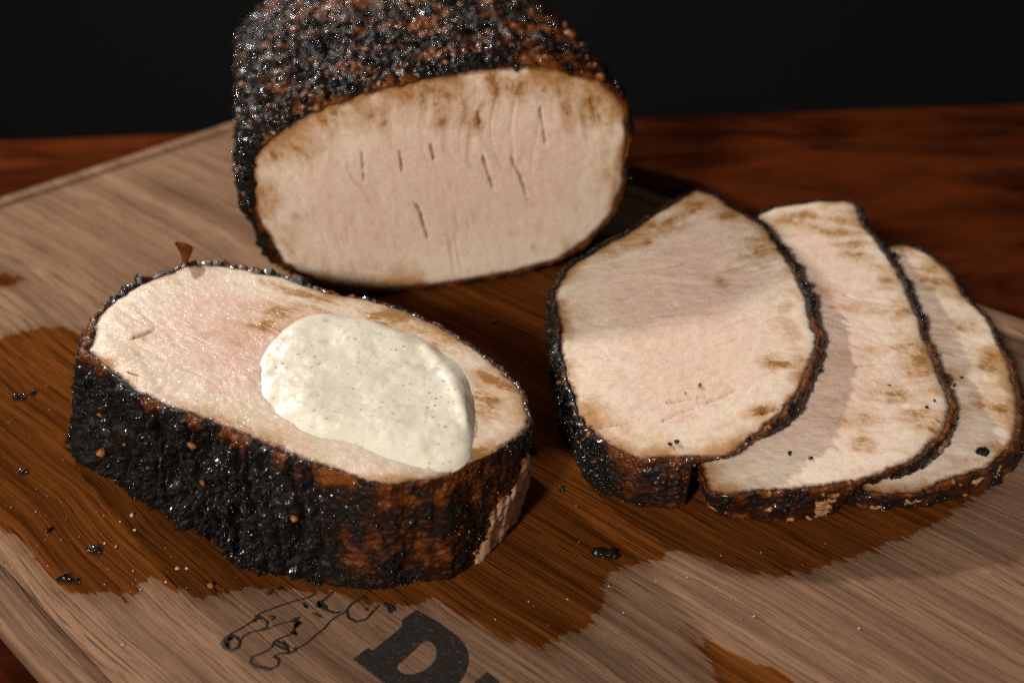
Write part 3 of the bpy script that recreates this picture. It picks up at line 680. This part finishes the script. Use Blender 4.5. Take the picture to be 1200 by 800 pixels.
# ---- amber nuggets in the bark at the places the photograph shows them
def nearest_vis(sl, u, v):
    x, y, dz = pix(sl['Pc']); dd = (x-u)**2 + (y-v)**2; c = np.where(dd < 9)[0]
    if len(c) == 0: return int(np.argmin(dd))
    return int(c[np.argmin(dz[c])])
for (u, v, sz) in [(120,531,.0080),(347,608,.0065),(227,523,.0070),(237,566,.0065)]:
    i_ = nearest_vis(s0, u, v); grains(s0['root'], 'spice_nugget', (s0['Pc'][i_] + s0['inv'])[None], s0['NV'][i_][None], [sz], MAT['amber'], int(u), sink=.1, kind=None)

# ================================================================== sauce
SC = [(299,439),(304,415),(313,397),(331,378),(355,364),(382,358),(412,362),(436,365),(460,373),(487,382),(508,394),(520,404),(536,414),(548,434),(555,460),(557,490),(555,518),(546,535),(530,545),(508,549),(484,547),(463,540),(442,532),(412,520),(382,515),(358,506),(337,493),(316,476),(304,463)]
SO = []
for u, v in SC:
    back = np.clip((455-v)/90, 0, 1); SO.append(on(u, v, FZ + .001 + .012*back)[:2])
N = 520; O = ccw(closed_spline(SO, N)); cen = O.mean(0); rings = 130
fr = 1 - np.linspace(0, 1, rings)**1.25; fr[-1] = .003
Q = (cen + (O-cen)[None]*fr[:,None,None]).reshape(-1, 2)
dd = loop_dist(Q, O)
right = sstep(-.14, -.02, Q[:,0]); backw = sstep(1.15, 1.3, Q[:,1])
leftw = 1-sstep(-.33, -.20, Q[:,0]); Hs = .0108 + .006*np.maximum(right, backw)
wd = .060 - .034*np.maximum(right, .5*backw)
h = Hs*(1 - np.exp(-2.4*dd/wd))
q3 = np.stack([Q[:,0], Q[:,1], Q[:,0]*0], 1)
h += sstep(0, .03, dd)*(.0055*fbm(q3*7, 2, 3) + .0026*fbm(q3*17, 3, 8) + .0008*fbm(q3*50, 3, 12))
h += .006*np.exp(-(seg_dist(Q, np.array([on(500,395,FZ+.02)[:2], on(530,430,FZ+.02)[:2], on(548,480,FZ+.02)[:2]]))/.012)**2)*sstep(0, .012, dd)
Ps = np.concatenate([Q, (zf0(Q[:,0], Q[:,1]) - .0022 + h + .0020*perlin(q3*30, 5)*sstep(.03, 0, dd))[:,None]], 1)
root = thing('sauce_dollop', 'creamy white herb-flecked sauce spread on the thick pork slice', 'sauce', (cen[0], cen[1], FZ))
sauce = obj('sauce_body', Ps - np.array([cen[0], cen[1], FZ]), grid_faces(rings, N), MAT['sauce'], root)

# ================================================================== three thin slices, shingled
def plane(p, bx, by):
    return lambda x, y: p[2] + bx*(x-p[0]) + by*(y-p[1])
zf3 = plane(on(1100, 566, .046), .02, .125)
RIM3 = [(960,330),(1000,300),(1046,287),(1061,286),(1087,297),(1112,317),(1128,340),(1153,366),(1169,394),(1180,420),(1189,451),(1192,487),(1184,517),(1158,543),(1128,556),(1097,566),(1066,574),(1020,575),(980,545),(945,480),(935,400)]
BASE3 = [(1056,594,0),(1087,594,0),(1122,587,0),(1153,569,0),(1189,548,0),(1200,507,.02)]
def ampt(P, an): return .0058 + 0*an
def char_shade(seed, lo=.26, hi=.50):
    def f(P, an, t):
        x, y, _ = pix(P); side = sstep(math.radians(-25), math.radians(20), an)*(an < 2.6)
        return lo + (hi-lo)*side + .45*fbm(P*14, 3, seed) + .45*fbm(P*45, 2, seed+4) - .45*sstep(.22, 0, t)*(1-side) + (.55*sstep(760, 690, x) if seed == 1 else 0)  # last term: shade of the thick slice painted into the nearest slice's left crust
    return f
def palet(seed, k):
    def f(P, an, t):
        n_ = fbm(P*np.array([30, 30, 30]), 3, seed); return k*sstep(.15, .45, n_)*sstep(.1, .35, t)*(an < -.2)
    return f
s3 = slice_part('pork_slice', 'thin pork slice at the far right of the fan, lowest of the three', RIM3, zf3, lambda x, y: 0*x + .0006, BASE3, ampt, char_shade(3), 13, math.radians(-12), slices,
    N=640, M=46, rings=100, bulge=.004, mat='glaze', ngr=420, gsize=.0022, pale_fn=palet(3, .62),
    blobs=[(1100,330,30,16,-.8,.9),(1090,318,22,8,-.6,1.),(1130,375,30,20,-.8,.6),(1095,400,30,14,0,.5),(1110,440,26,14,0,.5),(1165,430,16,30,0,.8),(1175,480,16,26,0,.7),(1150,470,20,16,0,.6),(1120,480,30,12,0,.4),(1170,520,22,12,.3,.6),(1120,545,30,8,.2,.4)])
zf2 = plane(on(950, 568, .072), .030, .130)
RIM2 = [(892,251),(922,239),(963,235),(999,236),(1011,261),(1020,274),(1040,297),(1056,323),(1071,358),(1082,389),(1099,430),(1111,466),(1107,497),(1078,532),(1046,548),(1015,560),(974,567),(922,572),(876,575),(850,578),(830,568),(812,520),(778,450),(784,380),(815,310),(850,275)]
BASE2 = [(842,598,0),(871,610,0),(912,614,0),(948,607,0),(984,604,0),(1025,592,.005)]
def under2(x, y):
    xy = np.stack([x, y], 1); t = .060 - .018*sstep(.5, .7, x)
    return np.maximum.reduce([zf2(x, y) - t - .05*sstep(1.45, 1.2, y)*(x < .62), top_of(s3, xy, .016) + .006, ramp_of(s3, xy, .034), 0*x + .0006])
s2 = slice_part('pork_slice', 'middle pork slice of the fan with brown speckled smudges', RIM2, zf2, under2, BASE2, ampt, char_shade(2), 12, math.radians(-10), slices,
    N=700, M=56, rings=110, bulge=.004, mat='glaze', ngr=520, gsize=.0023, pale_fn=palet(9, .7),
    blobs=[(930,262,40,12,.3,.8),(985,262,26,22,0,.7),(1005,290,22,16,.6,.8),(1042,460,34,16,.2,1.),(1078,488,30,16,0,1.),(1012,515,14,14,0,1.),(1000,495,40,10,0,.55),(1020,410,20,7,0,.7),(1075,430,22,40,-.3,.75),(1055,370,22,40,-.3,.7),(960,340,40,14,0,.45),(1000,360,40,12,0,.5),(980,470,20,10,0,.5),(975,420,40,10,0,.3),(1040,330,18,24,0,.6),(1095,500,14,18,0,.9)],
    cracks=[([(985,345),(1010,352),(1035,356)], .7), ([(1000,430),(1040,425)], .6)])
zf1 = plane(on(775, 537, .094), .060, .135)
RIM1 = [(651,342),(654,373),(659,410),(665,447),(678,482),(699,509),(725,527),(756,536),(793,537),(828,534),(856,530),(877,515),(904,494),(935,457),(951,422),(956,394),(948,362),(935,322),(914,294),(893,264),(867,246),(848,236),(834,226),(818,221),(802,228),(788,238),(770,249),(741,268),(704,289),(678,305),(659,323)]
BASE1 = [(659,505,0),(678,545,0),(694,572,0),(735,590,0),(777,597,0),(809,595,0),(835,583,0)]
def under1(x, y):
    xy = np.stack([x, y], 1); t = .075 - .020*sstep(.3, .5, x)
    return np.maximum.reduce([zf1(x, y) - t - .09*sstep(1.40, 1.18, y)*(x < .40), top_of(s2, xy, .004) + .006, ramp_of(s2, xy, .018), 0*x + .0006])
s1 = slice_part('pork_slice', 'nearest pork slice of the fan, pale broad face, partly in shadow', RIM1, zf1, under1, BASE1, ampt, char_shade(1), 11, math.radians(8), slices,
    N=820, M=76, rings=130, bulge=.006, mat='glaze', ngr=800, gsize=.0024, pale_fn=palet(5, .3),
    blobs=[(770,262,60,16,.5,.8),(815,240,30,16,.5,.9),(720,295,40,14,.5,.6),(850,250,30,14,-.5,.7),(895,285,26,30,-.5,.65),(862,318,14,8,0,.6),(845,330,10,8,0,.7),(905,425,16,8,.3,.8),(893,480,22,6,.35,1.),(930,400,16,50,0,.5),(690,478,18,14,0,.8),(665,440,8,30,0,.6),(925,320,14,24,-.3,.5),(800,525,40,8,0,.4),(760,283,8,4,0,1.)],
    cracks=[([(680,506),(700,500),(730,494),(755,488)], 1.1), ([(828,470),(845,463),(868,452)], .7), ([(775,492),(800,480),(822,474)], .6), ([(890,484),(900,478),(916,474)], 1.1), ([(780,470),(830,462)], .5), ([(870,300),(900,290),(925,288)], .7), ([(880,318),(915,306)], .6)])
# bits of charred pepper lying on the faces
def bits(sl, L, seed, mat='grains'):
    P = np.array([onplane(u, v, sl['zf']) for u, v, _ in L]); grains(sl['root'], 'pepper_bits', P + sl['inv'], np.tile([0, 0, 1.], (len(P), 1)), [s for _, _, s in L], MAT[mat], seed, sink=.2)
bits(s1, [(785,521,.0035),(793,518,.003),(876,517,.005),(792,438,.0),(878,516,.003)], 1)
bits(s1, [(820,452,.0035),(803,461,.002)], 2, 'amber')
bits(s2, [(925,532,.0045),(966,403,.003),(1030,446,.003),(1042,452,.0035),(1086,478,.003),(1095,470,.0025),(950,537,.003)], 3)
bits(s3, [(1147,530,.006),(1154,531,.006),(1127,443,.003),(1118,452,.003)], 4)

# ================================================================== crumbs on the board
def crumb(label, parts, mat='grains', group='crumbs on the board', cat='crumb', name='bark_crumb'):
    P0 = on(parts[0][0], parts[0][1], 0)
    P = np.array([on(u, v, 0) for u, v, _ in parts]); sz = np.array([s for _, _, s in parts]); sz = sz*.82; P[:,2] = sz*.45
    import bmesh
    vs_, fs_, rn = [], [], []
    rr_ = np.random.default_rng(int(parts[0][0]))
    bm = bmesh.new(); bmesh.ops.create_icosphere(bm, subdivisions=3, radius=1); v0 = np.array([v.co[:] for v in bm.verts]); f0 = [[v.index for v in f.verts] for f in bm.faces]; bm.free()
    for k_, (p_, s_) in enumerate(zip(P, sz)):
        sc = rr_.uniform(.75, 1.2, 3)*np.array([1.15, 1.0, .75]); w_ = v0*(1 + .55*fbm(v0*1.7 + k_*5.1 + p_*9, 3, 2)[:,None])*sc*s_
        b_ = len(vs_); vs_ += list(np.maximum(w_ + p_, [-9, -9, .0005]) - P0); fs_ += [[b_ + i for i in f] for f in f0]; rn += [rr_.uniform()]*len(w_)
    o = obj(name, np.array(vs_), fs_, MAT[mat], None, {'rnd': np.array(rn)}); o.location = Vector(P0)*S
    return tag(o, label, cat, group)
crumb('largest black bark crumb, alone on wet wood between thick slice and fan', [(700,649,.0085),(707,651,.0095),(715,651,.0085),(721,653,.0055)])
crumb('black bark crumb with a long shadow left of the thick slice, near stain edge', [(108,644,.0065),(113,645,.0075),(117,647,.0035)])
crumb('shiny black crumb cluster at the lower left tip of the stain', [(71,679,.0055),(76,678,.0065),(81,681,.004)])
crumb('small dark crumb speck beside the shiny crumb cluster at the stain edge', [(90,680,.0035),(93,682,.002)])
crumb('blurred dark crumb at the left frame edge, upper one', [(20,466,.008),(27,466,.006)])
crumb('small dark crumb just right of the upper left blurred crumb', [(39,461,.006)])
crumb('dark crumb below the blurred pair at the left frame edge', [(26,553,.006),(31,554,.003)])
crumb('dark crumb specks above the long-shadow crumb', [(58,621,.0045),(62,619,.0025)])
crumb('dark dot on the board between loin and sauce slice', [(579,378,.006)])
crumb('tiny black grey crumb on wet wood just right of the thick slice', [(657,573,.0045)])
crumb('amber spice crumb on the wet wood below the thick slice bark', [(247,686,.0040),(248,688,.003)], 'amber', cat='crumb', name='spice_crumb')
crumb('round black crumb stuck against the right end of the thick slice', [(620,528,.0075)])
for lab, u, v, s_ in [('largest pale salt grain on the wet wood left of the thick slice', 155, 604, .0034), ('pale salt grain just below the largest salt grain', 158, 621, .0022), ('pale salt grain above the amber spice crumb', 208, 666, .0028), ('pale salt grain right of the grain above the amber crumb', 219, 666, .0022), ('pale crumb on dry wood near the groove at lower left', 144, 756, .0026)]:
    crumb(lab, [(u, v, s_)], 'salt', 'pale grains on the board', 'salt grain', 'salt_grain')
pts = []; r = np.random.default_rng(3)
while len(pts) < 150:
    u, v = r.uniform(-10, 300), r.uniform(440, 700)
    if len(pts) > 110: u, v = r.uniform(560, 1120), r.uniform(560, 740)
    p_ = on(u, v, 0)[:2]
    if poly_sd(p_[None], s0['O'][::8])[0] < .06 or any(poly_sd(p_[None], q['O'][::8])[0] < .03 for q in (s1, s2, s3)): continue
    pts.append([p_[0], p_[1], .0006])
pts = np.array(pts); g = grains(None, 'salt_specks', pts, np.tile([0, 0, 1.], (len(pts), 1)), .00075*r.lognormal(0, .5, len(pts)), MAT['salt'], 77, clampz=.0003)
tag(g, 'fine pale salt specks scattered over the wet wood', 'salt')
print('tris', sum(len(o.data.loop_triangles) or len(o.data.polygons)*2 for o in C.objects if o.type == 'MESH'))
